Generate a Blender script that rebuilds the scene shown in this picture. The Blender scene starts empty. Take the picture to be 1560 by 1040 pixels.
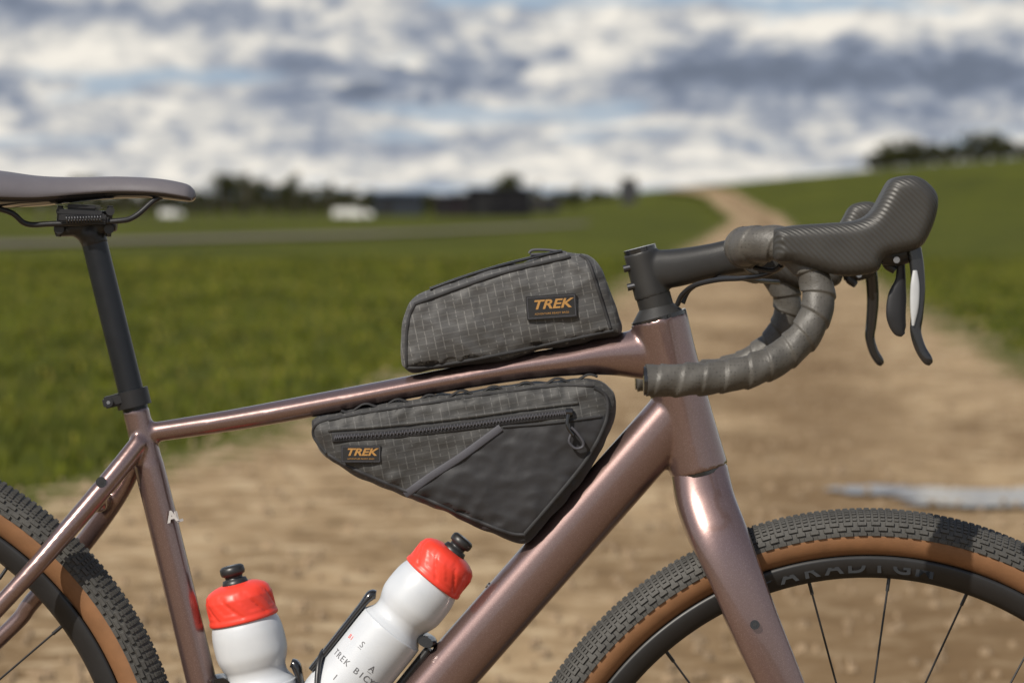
import bpy, bmesh, math, random
from mathutils import Vector, Matrix, noise
from mathutils.bvhtree import BVHTree
random.seed(7)
sc=bpy.context.scene
S=1625.0; D=3.0; F=S*D; HZ=310.0; ZC=(1880-HZ)/S
def P(px,py,y=0.0):
    k=(D+y)/D
    return Vector(((px-780)/S*k, y, ZC-(py-HZ)/S*k))
def link(o,parent=None):
    sc.collection.objects.link(o)
    if parent: o.parent=parent
    return o
def empty(name):
    e=bpy.data.objects.new(name,None); e.empty_display_size=0.1
    return link(e)
# ---------------------------------------------------------------- materials
def newmat(name):
    m=bpy.data.materials.new(name); m.use_nodes=True
    nt=m.node_tree; b=nt.nodes['Principled BSDF']
    return m,nt,b
def math_(nt,op,a,b=None,c=None,clamp=False):
    n=nt.nodes.new('ShaderNodeMath'); n.operation=op; n.use_clamp=clamp
    for i,v in enumerate((a,b,c)):
        if v is None: continue
        if isinstance(v,(int,float)): n.inputs[i].default_value=v
        else: nt.links.new(v,n.inputs[i])
    return n.outputs[0]
def mix(nt,f,a,b,bt='MIX'):
    n=nt.nodes.new('ShaderNodeMix'); n.data_type='RGBA'; n.blend_type=bt
    for s,v in ((n.inputs[0],f),(n.inputs[6],a),(n.inputs[7],b)):
        if isinstance(v,(int,float)): s.default_value=v
        elif isinstance(v,tuple): s.default_value=(*v[:3],1)
        else: nt.links.new(v,s)
    return n.outputs[2]
def ramp(nt,fac,stops,interp='LINEAR'):
    n=nt.nodes.new('ShaderNodeValToRGB'); cr=n.color_ramp; cr.interpolation=interp
    while len(cr.elements)<len(stops): cr.elements.new(0.5)
    for e,(p,c) in zip(cr.elements,stops):
        e.position=p; e.color=(*c,1) if len(c)==3 else c
    nt.links.new(fac,n.inputs[0]); return n.outputs[0]
def objc(nt,rot=None,scale=None):
    tc=nt.nodes.new('ShaderNodeTexCoord'); o=tc.outputs['Object']
    if rot or scale:
        mp=nt.nodes.new('ShaderNodeMapping')
        if rot: mp.inputs['Rotation'].default_value=rot
        if scale: mp.inputs['Scale'].default_value=scale
        nt.links.new(o,mp.inputs['Vector']); o=mp.outputs[0]
    return o
def noi(nt,vec,scale,detail=4,rough=0.5,dist=0):
    n=nt.nodes.new('ShaderNodeTexNoise'); n.inputs['Scale'].default_value=scale
    n.inputs['Detail'].default_value=detail; n.inputs['Roughness'].default_value=rough
    n.inputs['Distortion'].default_value=dist
    nt.links.new(vec,n.inputs['Vector']); return n.outputs['Fac']
def bump(nt,b,h,strength,dist=0.001):
    n=nt.nodes.new('ShaderNodeBump'); n.inputs['Strength'].default_value=strength
    n.inputs['Distance'].default_value=dist
    nt.links.new(h,n.inputs['Height']); nt.links.new(n.outputs[0],b.inputs['Normal'])
def simple(name,col,rough=0.5,metal=0.0,coat=0,bs=0,bscale=800,var=0.15,vs=60,spec=0.5):
    m,nt,b=newmat(name)
    v=objc(nt)
    n=noi(nt,v,vs,2,0.6)
    c=mix(nt,n,tuple(x*(1-var) for x in col),tuple(min(1,x*(1+var)) for x in col))
    nt.links.new(c,b.inputs['Base Color'])
    r=math_(nt,'MULTIPLY_ADD',n,0.15,rough-0.075)
    nt.links.new(r,b.inputs['Roughness'])
    b.inputs['Metallic'].default_value=metal
    b.inputs['Coat Weight'].default_value=coat; b.inputs['Coat Roughness'].default_value=0.08
    b.inputs['Specular IOR Level'].default_value=spec
    if bs: bump(nt,b,noi(nt,v,bscale,1),bs,0.0005)
    return m
def paint_mat():
    m,nt,b=newmat('metallic_mauve_paint')
    v=objc(nt)
    vo=nt.nodes.new('ShaderNodeTexVoronoi'); vo.inputs['Scale'].default_value=2600
    nt.links.new(v,vo.inputs['Vector'])
    sep=nt.nodes.new('ShaderNodeSeparateColor'); nt.links.new(vo.outputs['Color'],sep.inputs[0])
    fl=math_(nt,'MULTIPLY',math_(nt,'POWER',sep.outputs[0],6),.6)
    c=mix(nt,fl,(0.205,0.134,0.124),(0.40,0.30,0.285))
    c=mix(nt,math_(nt,'MULTIPLY',noi(nt,v,9,2),0.35),c,(0.14,0.088,0.083))
    nt.links.new(c,b.inputs['Base Color'])
    b.inputs['Metallic'].default_value=0.76; b.inputs['Roughness'].default_value=0.29
    b.inputs['Coat Weight'].default_value=1.0; b.inputs['Coat Roughness'].default_value=0.07
    return m
def fabric(name,c1,c2,grid=True,rot=0.2,bstr=0.5):
    m,nt,b=newmat(name)
    v=objc(nt,rot=(0,rot,0))
    sp=nt.nodes.new('ShaderNodeSeparateXYZ'); nt.links.new(v,sp.inputs[0])
    wr=noi(nt,v,22,3,0.5,0.15)
    base=mix(nt,noi(nt,v,35,3,0.6),tuple(x*0.78 for x in c1),tuple(x*1.25 for x in c1))
    weave=noi(nt,objc(nt,rot=(0,rot,0),scale=(1,1,3)),900,1)
    base=mix(nt,math_(nt,'MULTIPLY',weave,0.35),base,tuple(x*0.5 for x in c1))
    h=wr
    if grid:
        def line(s,pitch,w):
            f=math_(nt,'FRACT',math_(nt,'DIVIDE',math_(nt,'ADD',s,10.0),pitch))
            return math_(nt,'LESS_THAN',f,w)
        lx=line(sp.outputs[0],0.0080,0.13); lz=line(sp.outputs[2],0.0058,0.14)
        dn=math_(nt,'GREATER_THAN',noi(nt,v,300,1),0.47)
        g=math_(nt,'MAXIMUM',math_(nt,'MULTIPLY',math_(nt,'MULTIPLY',lx,0.8),dn),math_(nt,'MULTIPLY',lz,0.33))
        base=mix(nt,math_(nt,'MULTIPLY',g,0.75),base,c2)
        h=math_(nt,'ADD',h,math_(nt,'MULTIPLY',g,0.03))
    nt.links.new(base,b.inputs['Base Color'])
    b.inputs['Roughness'].default_value=0.60; b.inputs['Specular IOR Level'].default_value=0.42
    b.inputs['Sheen Weight'].default_value=0.1
    h=math_(nt,'ADD',h,math_(nt,'MULTIPLY',weave,0.02))
    bump(nt,b,h,bstr,0.009)
    return m
PAINT=paint_mat()
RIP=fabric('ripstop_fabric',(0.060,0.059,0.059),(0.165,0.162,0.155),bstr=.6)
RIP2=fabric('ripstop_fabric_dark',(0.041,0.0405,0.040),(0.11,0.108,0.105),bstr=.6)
CORD=fabric('coated_fabric',(0.022,0.022,0.025),(0.1,0.1,0.1),grid=False,bstr=0.3)
WEB=simple('webbing',(0.018,0.018,0.020),0.75,bs=0.4)
GTAPE=simple('grey_webbing',(0.058,0.058,0.070),0.7,bs=0.3)
BLKM=simple('black_anodised',(0.018,0.018,0.020),0.40,0.2,bs=0.15)
STEMM=simple('stem_black',(0.024,0.0235,0.023),0.46,0.1,bs=0.2)
POST=simple('black_seatpost',(0.014,0.016,0.020),0.34,0.3,bs=0.25,bscale=1500)
BLKP=simple('black_plastic',(0.016,0.016,0.017),0.4)
GLOSS=simple('gloss_black',(0.012,0.012,0.013),0.2,coat=0.5)
RUB=simple('tyre_rubber',(0.052,0.050,0.046),0.7,bs=0.5,bscale=500,var=0.55,vs=40)
TAN=simple('tan_sidewall',(0.205,0.098,0.042),0.7,bs=0.3,bscale=900,var=0.25)
RIMM=simple('carbon_rim',(0.013,0.013,0.014),0.45)
STEEL=simple('steel',(0.35,0.35,0.36),0.3,1.0)
LGREY=simple('silver_grey',(0.42,0.43,0.44),0.35,0.2)
DKSTEEL=simple('dark_steel',(0.08,0.08,0.085),0.35,0.9)
ORG=simple('gold_print',(0.34,0.175,0.045),0.7)
WHT=simple('white_print',(0.45,0.43,0.42),0.5)
RIMP=simple('rim_print',(0.014,0.014,0.014),0.34)
SADM=simple('saddle_cover',(0.115,0.106,0.116),0.48,bs=0.25,bscale=700,var=0.08)
RED=simple('red_plastic',(0.70,0.050,0.030),0.4,var=0.05,spec=0.4)
HOODM,nt,b=newmat('hood_rubber')
v=objc(nt)
wv=nt.nodes.new('ShaderNodeTexWave'); wv.inputs['Scale'].default_value=120; wv.bands_direction='DIAGONAL'; wv.inputs['Distortion'].default_value=0.6
nt.links.new(v,wv.inputs['Vector'])
nt.links.new(mix(nt,noi(nt,v,50,2),(0.027,0.0255,0.0235),(0.044,0.042,0.038)),b.inputs['Base Color'])
b.inputs['Roughness'].default_value=0.48
bump(nt,b,wv.outputs['Fac'],0.35,0.0008)
TAPE,nt,b=newmat('bar_tape')
v=objc(nt)
vo=nt.nodes.new('ShaderNodeTexVoronoi'); vo.inputs['Scale'].default_value=330; vo.inputs['Randomness'].default_value=0.25
nt.links.new(v,vo.inputs['Vector'])
dots=math_(nt,'LESS_THAN',vo.outputs['Distance'],0.2)
c=mix(nt,noi(nt,v,45,4),(0.042,0.039,0.035),(0.100,0.093,0.082))
nt.links.new(mix(nt,math_(nt,'MULTIPLY',dots,0.6),c,(0.014,0.0125,0.0115)),b.inputs['Base Color'])
b.inputs['Roughness'].default_value=0.50
bump(nt,b,math_(nt,'SUBTRACT',noi(nt,v,110,4,.7),math_(nt,'MULTIPLY',dots,0.3)),0.6,0.0014)
BOT,nt,b=newmat('frosted_bottle')
v=objc(nt)
nt.links.new(mix(nt,noi(nt,v,16,3,.6),(0.36,0.40,0.46),(0.62,0.63,0.64)),b.inputs['Base Color'])
b.inputs['Roughness'].default_value=0.40
b.inputs['Coat Weight'].default_value=0.3; b.inputs['Coat Roughness'].default_value=.15
# ---------------------------------------------------------------- mesh helpers
def mk(name,verts,faces,mat,parent=None,smooth=True,mids=None):
    me=bpy.data.meshes.new(name); me.from_pydata([tuple(v) for v in verts],[],faces)
    mats=mat if isinstance(mat,(list,tuple)) else [mat]
    for m in mats: me.materials.append(m)
    if smooth: me.polygons.foreach_set('use_smooth',[True]*len(me.polygons))
    if mids: me.polygons.foreach_set('material_index',mids)
    me.update()
    return link(bpy.data.objects.new(name,me),parent)
def cat(pts,n=8):
    out=[]; L=len(pts)
    pts=[tuple(p) for p in pts]
    for i in range(L-1):
        p0=pts[max(i-1,0)];p1=pts[i];p2=pts[i+1];p3=pts[min(i+2,L-1)]
        for k in range(n):
            t=k/n
            out.append(tuple(0.5*((2*b_)+(-a+c_)*t+(2*a-5*b_+4*c_-d)*t*t+(-a+3*b_-3*c_+d)*t**3) for a,b_,c_,d in zip(p0,p1,p2,p3)))
    out.append(pts[-1]); return out
def sweepgeo(st,seg=24,up=Vector((0,1,0)),sq=2.0,rfun=None,caps=True):
    ps=[Vector(s[:3]) for s in st]; n=len(ps)
    V=[];Fc=[]; s=None; acc=0
    for i in range(n):
        t=(ps[min(i+1,n-1)]-ps[max(i-1,0)]).normalized()
        ref=up if s is None else s
        s=ref-t*ref.dot(t)
        if s.length<1e-5: s=Vector((1,0,0))-t*t.x
        s.normalize(); nn=t.cross(s)
        if i: acc+=(ps[i]-ps[i-1]).length
        for j in range(seg):
            a=2*math.pi*j/seg; c=math.cos(a); d=math.sin(a)
            cc=math.copysign(abs(c)**(2/sq),c); dd=math.copysign(abs(d)**(2/sq),d)
            e=rfun(acc,a) if rfun else 0
            V.append(ps[i]+s*cc*(st[i][4]+e)+nn*dd*(st[i][3]+e))
    for i in range(n-1):
        for j in range(seg):
            k=(j+1)%seg
            Fc.append((i*seg+j,i*seg+k,(i+1)*seg+k,(i+1)*seg+j))
    if caps:
        b0=len(V); V+= [V[j].copy() for j in range(seg)]; Fc.append(tuple(b0+j for j in reversed(range(seg))))
        b0=len(V); V+= [V[(n-1)*seg+j].copy() for j in range(seg)]; Fc.append(tuple(b0+j for j in range(seg)))
    return V,Fc
def sweep(name,st,mat,parent,seg=24,n=1,**kw):
    if n>1: st=cat(st,n)
    V,Fc=sweepgeo(st,seg,**kw)
    return mk(name,V,Fc,mat,parent)
def T(x,y,r,yy=0.0,rb=None):
    p=P(x,y,yy); k=(D+yy)/D
    return (p.x,p.y,p.z,r/S*k,(rb if rb is not None else r)/S*k)
def remeshed(name,parts,mat,parent,vox=0.002,sm=6,fac=0.5,apply=False):
    V=[];Fc=[]
    for v,f in parts:
        o=len(V); V+=v; Fc+=[tuple(i+o for i in q) for q in f]
    ob=mk(name,V,Fc,mat,parent)
    bm=bmesh.new(); bm.from_mesh(ob.data); bmesh.ops.remove_doubles(bm,verts=bm.verts,dist=1e-6); bm.to_mesh(ob.data); bm.free()
    m=ob.modifiers.new('r','REMESH'); m.mode='VOXEL'; m.voxel_size=vox; m.use_smooth_shade=True
    m=ob.modifiers.new('s','SMOOTH'); m.iterations=sm; m.factor=fac
    if apply:
        dg=bpy.context.evaluated_depsgraph_get()
        me=bpy.data.meshes.new_from_object(ob.evaluated_get(dg)); ob.modifiers.clear(); ob.data=me
        if not me.materials: me.materials.append(mat)
    return ob
def box(name,c,size,mat,parent,rot=0.0,bev=0.001,rz=0):
    bm=bmesh.new(); bmesh.ops.create_cube(bm,size=1)
    M=Matrix.Translation(c)@Matrix.Rotation(rz,4,'Z')@Matrix.Rotation(rot,4,'Y')@Matrix.Diagonal((*size,1))
    bmesh.ops.transform(bm,matrix=M,verts=bm.verts)
    if bev: bmesh.ops.bevel(bm,geom=list(bm.edges),offset=bev,segments=2,affect='EDGES')
    me=bpy.data.meshes.new(name); bm.to_mesh(me); bm.free(); me.materials.append(mat)
    return link(bpy.data.objects.new(name,me),parent)
def cyl(name,a,b_,r,mat,parent,seg=20,r2=None):
    a=Vector(a);b_=Vector(b_); up=Vector((0,1,0)) if abs((b_-a).normalized().y)<.9 else Vector((1,0,0))
    V,Fc=sweepgeo([(*a,r,r),(*b_,r2 or r,r2 or r)],seg,up=up)
    return mk(name,V,Fc,mat,parent)
def text(name,s,pos,size,mat,parent,rot=0.0,extr=0.0003,shear=0,rotm=None,sx=1.0,bold=0):
    cu=bpy.data.curves.new(name,'FONT'); cu.body=s; cu.size=size; cu.extrude=extr; cu.align_x='CENTER'; cu.align_y='CENTER'; cu.shear=shear; cu.offset=bold
    cu.materials.append(mat)
    o=link(bpy.data.objects.new(name,cu),parent)
    M=rotm if rotm else (Matrix.Rotation(rot,4,'Y')@Matrix.Rotation(math.pi/2,4,'X'))
    o.matrix_world=Matrix.Translation(pos)@M@Matrix.Diagonal((sx,1,1,1))
    return o
def pillow(outline,T_,R,y0=0.0,n=5,K=6):
    ol=cat([(*o,) for o in outline]+[outline[0]],n)[:-1]
    m=len(ol); V=[];Fc=[]; k0=(D+y0)/D
    area=sum(ol[i][0]*ol[(i+1)%m][1]-ol[(i+1)%m][0]*ol[i][1] for i in range(m))
    sg=1 if area>0 else -1
    lay=[]
    for q in range(K+1):
        a=math.pi/2*q/K; lay.append((R*(1-math.sin(a)),-(T_-R)-R*math.cos(a)))
    lay=lay+[(i,-y) for i,y in reversed(lay)]
    for ins,y in lay:
        for i in range(m):
            a_=Vector(ol[i-1]);c_=Vector(ol[(i+1)%m]); t=(c_-a_).normalized(); nrm=Vector((-t.y,t.x))*sg
            q=Vector(ol[i])+nrm*ins*S/k0
            p=P(q.x,q.y,y0); V.append(Vector((p.x,y0+y,p.z)))
    L=len(lay)
    for l in range(L-1):
        for i in range(m):
            k=(i+1)%m; Fc.append((l*m+i,l*m+k,(l+1)*m+k,(l+1)*m+i))
    Fc.append(tuple(range(m))); Fc.append(tuple((L-1)*m+i for i in reversed(range(m))))
    return V,Fc,ol
# ================================================================= BICYCLE
bike=empty('gravel_bicycle')
def A(y): return 145+0.2425*(y-370)
RAX=P(-283,1227); FAX=P(1320,1345); BBp=(A(1366),1366)
parts=[]
def add(st,seg=28,n=1,**kw):
    if n>1: st=cat(st,n)
    parts.append(sweepgeo(st,seg,**kw))
add([T(1003.5,484,44),T(1020,548,42.5),T(1045,640,42.5),T(1065.5,717,45)],40,n=8)
add([T(222,660,15),T(350,640.5,16.5,rb=20),T(480,617,17.5,rb=24),T(640,586.5,17.5,rb=27),T(770,563,19.5,rb=29),T(860,550,23,rb=30),T(930,541,31,rb=30),T(1010,538,45,rb=31)],28,n=8)
add([T(1040,620,44,rb=36),T(1000,665,43.5,rb=37),T(670,1040,43.5,rb=37),T(BBp[0],BBp[1],43,rb=40)],36,n=6,sq=2.3)
add([T(A(622),622,20.5),T(A(655),655,20.5),T(A(700),700,22),T(A(780),780,23.5),T(A(1366),1366,23.5)],28,n=5)
bb=P(*BBp); add([(bb.x,-0.042,bb.z,.028,.028),(bb.x,0.042,bb.z,.028,.028)],28,up=Vector((1,0,0)))
def axl(p,y): return (p.x,y,p.z)
add([T(214,672,15,-.008),T(175,722,16,-.022),T(100,810,15.5,-.042),T(0,922,14,-.056),(*axl(RAX,-.068),.008,.008)],20,n=6)
add([T(214,676,15,.008),T(185,745,15,.026),T(125,830,15,.045),T(50,915,14,.058),T(0,972,13,.062),(*axl(RAX,.068),.008,.008)],20,n=6)
add([(bb.x-.01,-.035,bb.z,.016,.011),((bb.x+RAX.x)/2,-.05,(bb.z+RAX.z)/2-.01,.013,.009),(*axl(RAX,-.068),.009,.008)],20,n=5)
add([(bb.x-.01,.035,bb.z,.016,.011),((bb.x+RAX.x)/2,.05,(bb.z+RAX.z)/2-.01,.013,.009),(*axl(RAX,.068),.009,.008)],20,n=5)
p1=P(150,768,-.028);p2=P(158,762,.03); add([(*p1,.008,.008),(*p2,.008,.008)],16,up=Vector((1,0,0)))
frame=remeshed('frame',parts,PAINT,bike,vox=0.0019,sm=6)
parts=[]
leg=[T(1066,719,44,0,rb=40),T(1076,765,45,-.016,rb=30),T(1095,815,45,-.034,rb=26),T(1118,870,42,-.046,rb=20),T(1150,950,39,-.053,rb=17),T(1189,1040,35.5,-.055,rb=16),T(1250,1180,26,-.056,rb=14),(FAX.x,-.056,FAX.z,.013,.009)]
parts.append(sweepgeo(cat(leg,6),32,sq=2.3))
parts.append(sweepgeo(cat([(a,-b_,c,d,e) for a,b_,c,d,e in leg],6),32,sq=2.3))
fork=remeshed('fork',parts,PAINT,bike,vox=0.0019,sm=6)
cyl('crown_race',P(1064.5,713),P(1066.5,721),43/S,GLOSS,bike,40)
cyl('headset_cover',P(1000,467),P(1003.8,484),27/S,STEMM,bike,40,r2=42/S)
cyl('headset_base',P(1003.3,481),P(1005,487),43/S,GLOSS,bike,40)
cyl('stem_spacer',P(995,450),P(1000,468),26.5/S,STEMM,bike,40)
stp=[sweepgeo([T(975.5,383,26),T(994,452,27)],36),
     sweepgeo(cat([T(984,412,31,rb=24),T(1030,408,29,rb=25),T(1085,397,26,rb=24),T(1140,386,28,rb=25),T(1168,384,29,rb=26)],6),32,sq=2.6),
     sweepgeo([(P(1155,385).x,-.024,P(1155,385).z,.0205,.0205),(P(1155,385).x,.024,P(1155,385).z,.0205,.0205)],32,up=Vector((1,0,0)))]
remeshed('stem',stp,STEMM,bike,vox=0.0014,sm=5)
cyl('stem_cap',P(974,377),P(975.8,384),25/S,GLOSS,bike,36)
for (x,y) in ((955,409),(961,437)):
    cyl('stem_bolt',P(x-5,y+1,-.006),P(x+12,y-3,-.006),5.5/S,DKSTEEL,bike,14)
cyl('seatpost',P(A(365)-1,365),P(A(700),700),19.5/S,POST,bike,40)
cyl('seat_collar',P(A(594),594),P(A(619),619),26/S,BLKM,bike,40)
box('collar_ear',P(174,610,-.004),(.020,.018,.011),BLKM,bike,rot=-.24,bev=.002)
cyl('collar_bolt',P(165,613,-.017),P(165,613,.006),7/S,BLKM,bike,16)
cyl('collar_bolt_socket',P(165,613,-.0176),P(165,613,-.0165),3/S,STEEL,bike,6)
ct=[sweepgeo(cat([T(146,374,19.5),T(139,356,22),T(132,343,30,rb=18)],5),28),
    sweepgeo(cat([T(84,352,9,rb=14),T(110,347,13,rb=19),T(150,343,13,rb=19),T(178,345,8,rb=14)],5),20,sq=3)]
remeshed('seatpost_head',ct,BLKM,bike,vox=.0014,sm=4)
box('rail_clamp',P(128,325),(.044,.054,.006),BLKM,bike,rot=.05,bev=.002)
box('rail_clamp_plate',P(128,316),(.030,.040,.005),BLKM,bike,rot=.05,bev=.002)
for yy in (-.022,.022):
    box('rail_cradle',P(128,333,yy),(.046,.013,.009),BLKM,bike,rot=.05,bev=.002)
    sweep('saddle_rail',[T(255,296,4.3,yy*.4),T(235,305,4.3,yy*.6),T(205,330,4.3,yy*.9),T(175,337,4.3,yy),T(80,341,4.3,yy),T(40,341,4.3,yy*1.1),T(12,322,4.3,yy*1.4),T(-60,306,4.3,yy*1.6),T(-110,295,4.3,yy*1.6)],BLKM,bike,12,n=6)
for x in (92,168):
    cyl('clamp_bolt',P(x,314,-.01),P(x-3,360,-.006),4.5/S,DKSTEEL,bike,12)
    cyl('clamp_barrel',P(x-2,349,-.018),P(x-2,349,.016),7.5/S,BLKP,bike,16)
    cyl('clamp_nut',P(x,322,-.022),P(x,322,.016),6.5/S,BLKP,bike,16)
co=[]
for i in range(90):
    a=i*.9; c=P(100+i*.62,334-i*.02,-.034); co.append((c.x,c.y+.0032*math.cos(a),c.z+.0032*math.sin(a),.0007,.0007))
V,Fc=sweepgeo(co,6); mk('clamp_spring',V,Fc,DKSTEEL,bike)
def saddle():
    st=cat([(-150,262,290,.045),(-120,255,305,.066),(-60,255,317,.070),(0,260,317,.058),(60,268,315,.042),(120,270,308,.029),(180,269,303,.0225),(240,272,303,.020),(280,279,307,.0165),(293,286,307,.011),(298,294,302,.004)],8)
    V=[];Fc=[];ids=[]; seg=36
    for (x,t,b_,w) in st:
        for j in range(seg):
            a=2*math.pi*j/seg; c=math.cos(a); s=math.sin(a)
            cy=math.copysign(abs(c)**.8,c)*w
            top=(t+b_)/2+2
            z=(top-(top-t)*abs(s)**.75) if s>0 else (top+(b_-top)*abs(s)**.6)
            droop=6*(abs(cy)/max(w,.01))**2 if s>=0 else 0
            p=P(x,z+droop); V.append(Vector((p.x,cy,p.z)))
    n=len(st)
    for i in range(n-1):
        for j in range(seg):
            k=(j+1)%seg
            Fc.append((i*seg+j,(i+1)*seg+j,(i+1)*seg+k,i*seg+k)); ids.append(0 if j<seg*.5+1 or j>seg-3 else 1)
    Fc.append(tuple(range(seg))); ids.append(0)
    Fc.append(tuple((n-1)*seg+j for j in reversed(range(seg)))); ids.append(0)
    mk('saddle',V,Fc,[SADM,GLOSS],bike,mids=ids)
saddle()
# ---------------- wheels
def revolve(prof,mid,seg=220):
    V=[];Fc=[];ids=[];n=len(prof)
    for i in range(seg):
        a=2*math.pi*i/seg
        for r,y in prof: V.append(Vector((r*math.sin(a),y,r*math.cos(a))))
    for i in range(seg):
        k=(i+1)%seg
        for j in range(n-1):
            Fc.append((i*n+j,i*n+j+1,k*n+j+1,k*n+j)); ids.append(mid[j])
    return V,Fc,ids
rc=.3283; tr=.0222
prof=[];mid=[]
for i in range(37):
    a=math.radians(-150+300*i/36)
    prof.append((rc+tr*math.cos(a), tr*math.sin(a)))
    if i: mid.append(0 if abs(-150+300*(i-.5)/36)<92 else 1)
tyre_geo=revolve(prof,mid)
rimprof=[(.3085,-.0125),(.3085,-.0148),(.3055,-.0152),(.300,-.0145),(.292,-.011),(.2875,-.006),(.2865,0),(.2875,.006),(.292,.011),(.300,.0145),(.3055,.0152),(.3085,.0148),(.3085,.0125)]
rim_geo=revolve(rimprof,[0]*12)
def knobs():
    V=[];Fc=[]
    cols=[-86,-74,-62,-51,-41,-32,-24,-16,-8,0,8,16,24,32,41,51,62,74,86]
    NA=330
    for ci,cdeg in enumerate(cols):
        ad=abs(cdeg); big=ad>56
        wphi=math.radians(9 if ad>56 else (7 if ad>28 else 5.5))/2
        n_=NA//2 if big else NA
        for i in range(n_):
            th=2*math.pi*(i+(.5 if (ad in(62,86)) else 0))/n_
            wth=2*math.pi/n_*(.36 if big else .34)
            hgt=.0020 if big else .0014
            ph=math.radians(cdeg+random.uniform(-.5,.5)); hj=random.uniform(-.0002,.0002)
            b0=len(V)
            for rr,sh in ((tr-.0006,1.0),(tr+hgt+hj,.82)):
                for da,dp in ((-1,-1),(1,-1),(1,1),(-1,1)):
                    a=th+wth*da*sh; p=ph+wphi*dp*sh
                    r=rc+rr*math.cos(p); V.append(Vector((r*math.sin(a),rr*math.sin(p),r*math.cos(a))))
            Fc+= [(b0+4,b0+5,b0+6,b0+7)]+[(b0+k,b0+(k+1)%4,b0+4+(k+1)%4,b0+4+k) for k in range(4)]
    return V,Fc
kg=knobs()
def spokes(off):
    V=[];Fc=[]
    for i in range(24):
        a=math.radians(15*i+off); sd=1 if i%2 else -1; ts=1 if (i//2)%2 else -1
        rimp=Vector((.289*math.sin(a),0.002*sd,.289*math.cos(a)))
        a2=a+ts*math.radians(70); hp=Vector((.024*math.sin(a2),.03*sd,.024*math.cos(a2)))
        nip=rimp+(hp-rimp).normalized()*.014
        for q in (([(*rimp,.0017,.0017),(*nip,.0017,.0017)]),([(*nip,.0010,.0010),(*hp,.0010,.0010)])):
            v,f=sweepgeo(q,8); o=len(V); V+=v; Fc+=[tuple(k+o for k in w) for w in f]
    return V,Fc
def wheel(pref,c,off):
    for nm,g,m in (('tyre',tyre_geo,[RUB,TAN]),('rim',rim_geo,[RIMM])):
        o=mk(pref+nm,g[0],g[1],m,bike,mids=g[2]); o.location=c
    o=mk(pref+'tread',kg[0],kg[1],RUB,bike,smooth=False); o.location=c
    v,f=spokes(off); o=mk(pref+'spokes',v,f,BLKM,bike); o.location=c
    cyl(pref+'hub',c+Vector((0,-.05,0)),c+Vector((0,.05,0)),.016,BLKM,bike,30)
    for y in(-.032,.032): cyl(pref+'hub_flange',c+Vector((0,y-.003,0)),c+Vector((0,y+.003,0)),.028,BLKM,bike,30)
    g=revolve([(.055,.040),(.080,.040),(.080,.042),(.055,.042),(.055,.040)],[0]*4,60); o=mk(pref+'brake_rotor',g[0],g[1],STEEL,bike); o.location=c
    V,Fc=sweepgeo([(c.x+.283,-.001,c.z-.03,.003,.003),(c.x+.245,-.001,c.z-.026,.003,.003)],8); mk(pref+'valve',V,Fc,BLKP,bike)
wheel('front_',FAX,4.2); wheel('rear_',RAX,9.0)
def rimtext(s,c,a0,da,size,r=.2985):
    for i,ch in enumerate(s):
        a=math.radians(a0+da*i)
        p=c+Vector((r*math.sin(a),-.0143,r*math.cos(a)))
        M=Matrix.Rotation(a,4,'Y')@Matrix.Rotation(math.radians(90-12),4,'X')
        text('rim_letter',ch,p,size,RIMP,bike,rotm=M,extr=.0003,sx=1.4,bold=.0004)
rimtext('PARADIGM',FAX,-18.5,4.1,.0175)
cyl('crank_axle',(bb.x,-.07,bb.z),(bb.x,.07,bb.z),.012,BLKM,bike)
g=revolve([(.050,-.050),(.084,-.050),(.084,-.047),(.050,-.047),(.050,-.050)],[0]*4,80); o=mk('chainring',g[0],g[1],BLKM,bike); o.location=(bb.x,0,bb.z)
for k in range(4):
    a=math.radians(45+90*k); cyl('spider_arm',(bb.x,-.049,bb.z),(bb.x+.055*math.sin(a),-.049,bb.z+.055*math.cos(a)),.008,BLKM,bike)
for s in(-1,1):
    d=Vector((.16*s*-1,0,-.055*s*-1)); e=Vector((bb.x,s*.066,bb.z))
    sweep('crank_arm',[(*e,.016,.009),(*(e+d),.012,.007)],BLKM,bike,20,sq=3)
    box('pedal',e+d+Vector((0,s*.05,0)),(.09,.085,.016),BLKP,bike,bev=.004)
for zz in(.083,-.083):
    sweep('chain',[(bb.x,-.0485,bb.z+zz,.004,.003),(RAX.x,-.045,RAX.z+zz*.45,.004,.003)],STEEL,bike,8)
g=revolve([(.012,-.046),(.042,-.046),(.030,-.025),(.012,-.025)],[0]*3,50); o=mk('cassette',g[0],g[1],STEEL,bike); o.location=RAX
for (x,y,yy,r) in ((154,734,-.034,8),(1150,951,-.0645,7)):
    cyl('frame_bolt',P(x,y,yy-.003),P(x,y,yy+.01),r/S,GLOSS,bike,20)
    cyl('bolt_socket',P(x,y,yy-.0035),P(x,y,yy-.002),r*.45/S,BLKP,bike,6)
cyl('downtube_bolt',P(742,890),P(750,896),5/S,STEEL,bike,12)
for ch,x,yy,rz in (('A',262,-.0138,.15),('L',272,-.0112,.65)):
    text('seat_tube_print',ch,P(x,787,yy),.014,WHT,bike,rotm=Matrix.Rotation(-.24,4,'Y')@Matrix.Rotation(rz,4,'Z')@Matrix.Rotation(math.pi/2,4,'X'),bold=.0006,extr=.0006)
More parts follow.
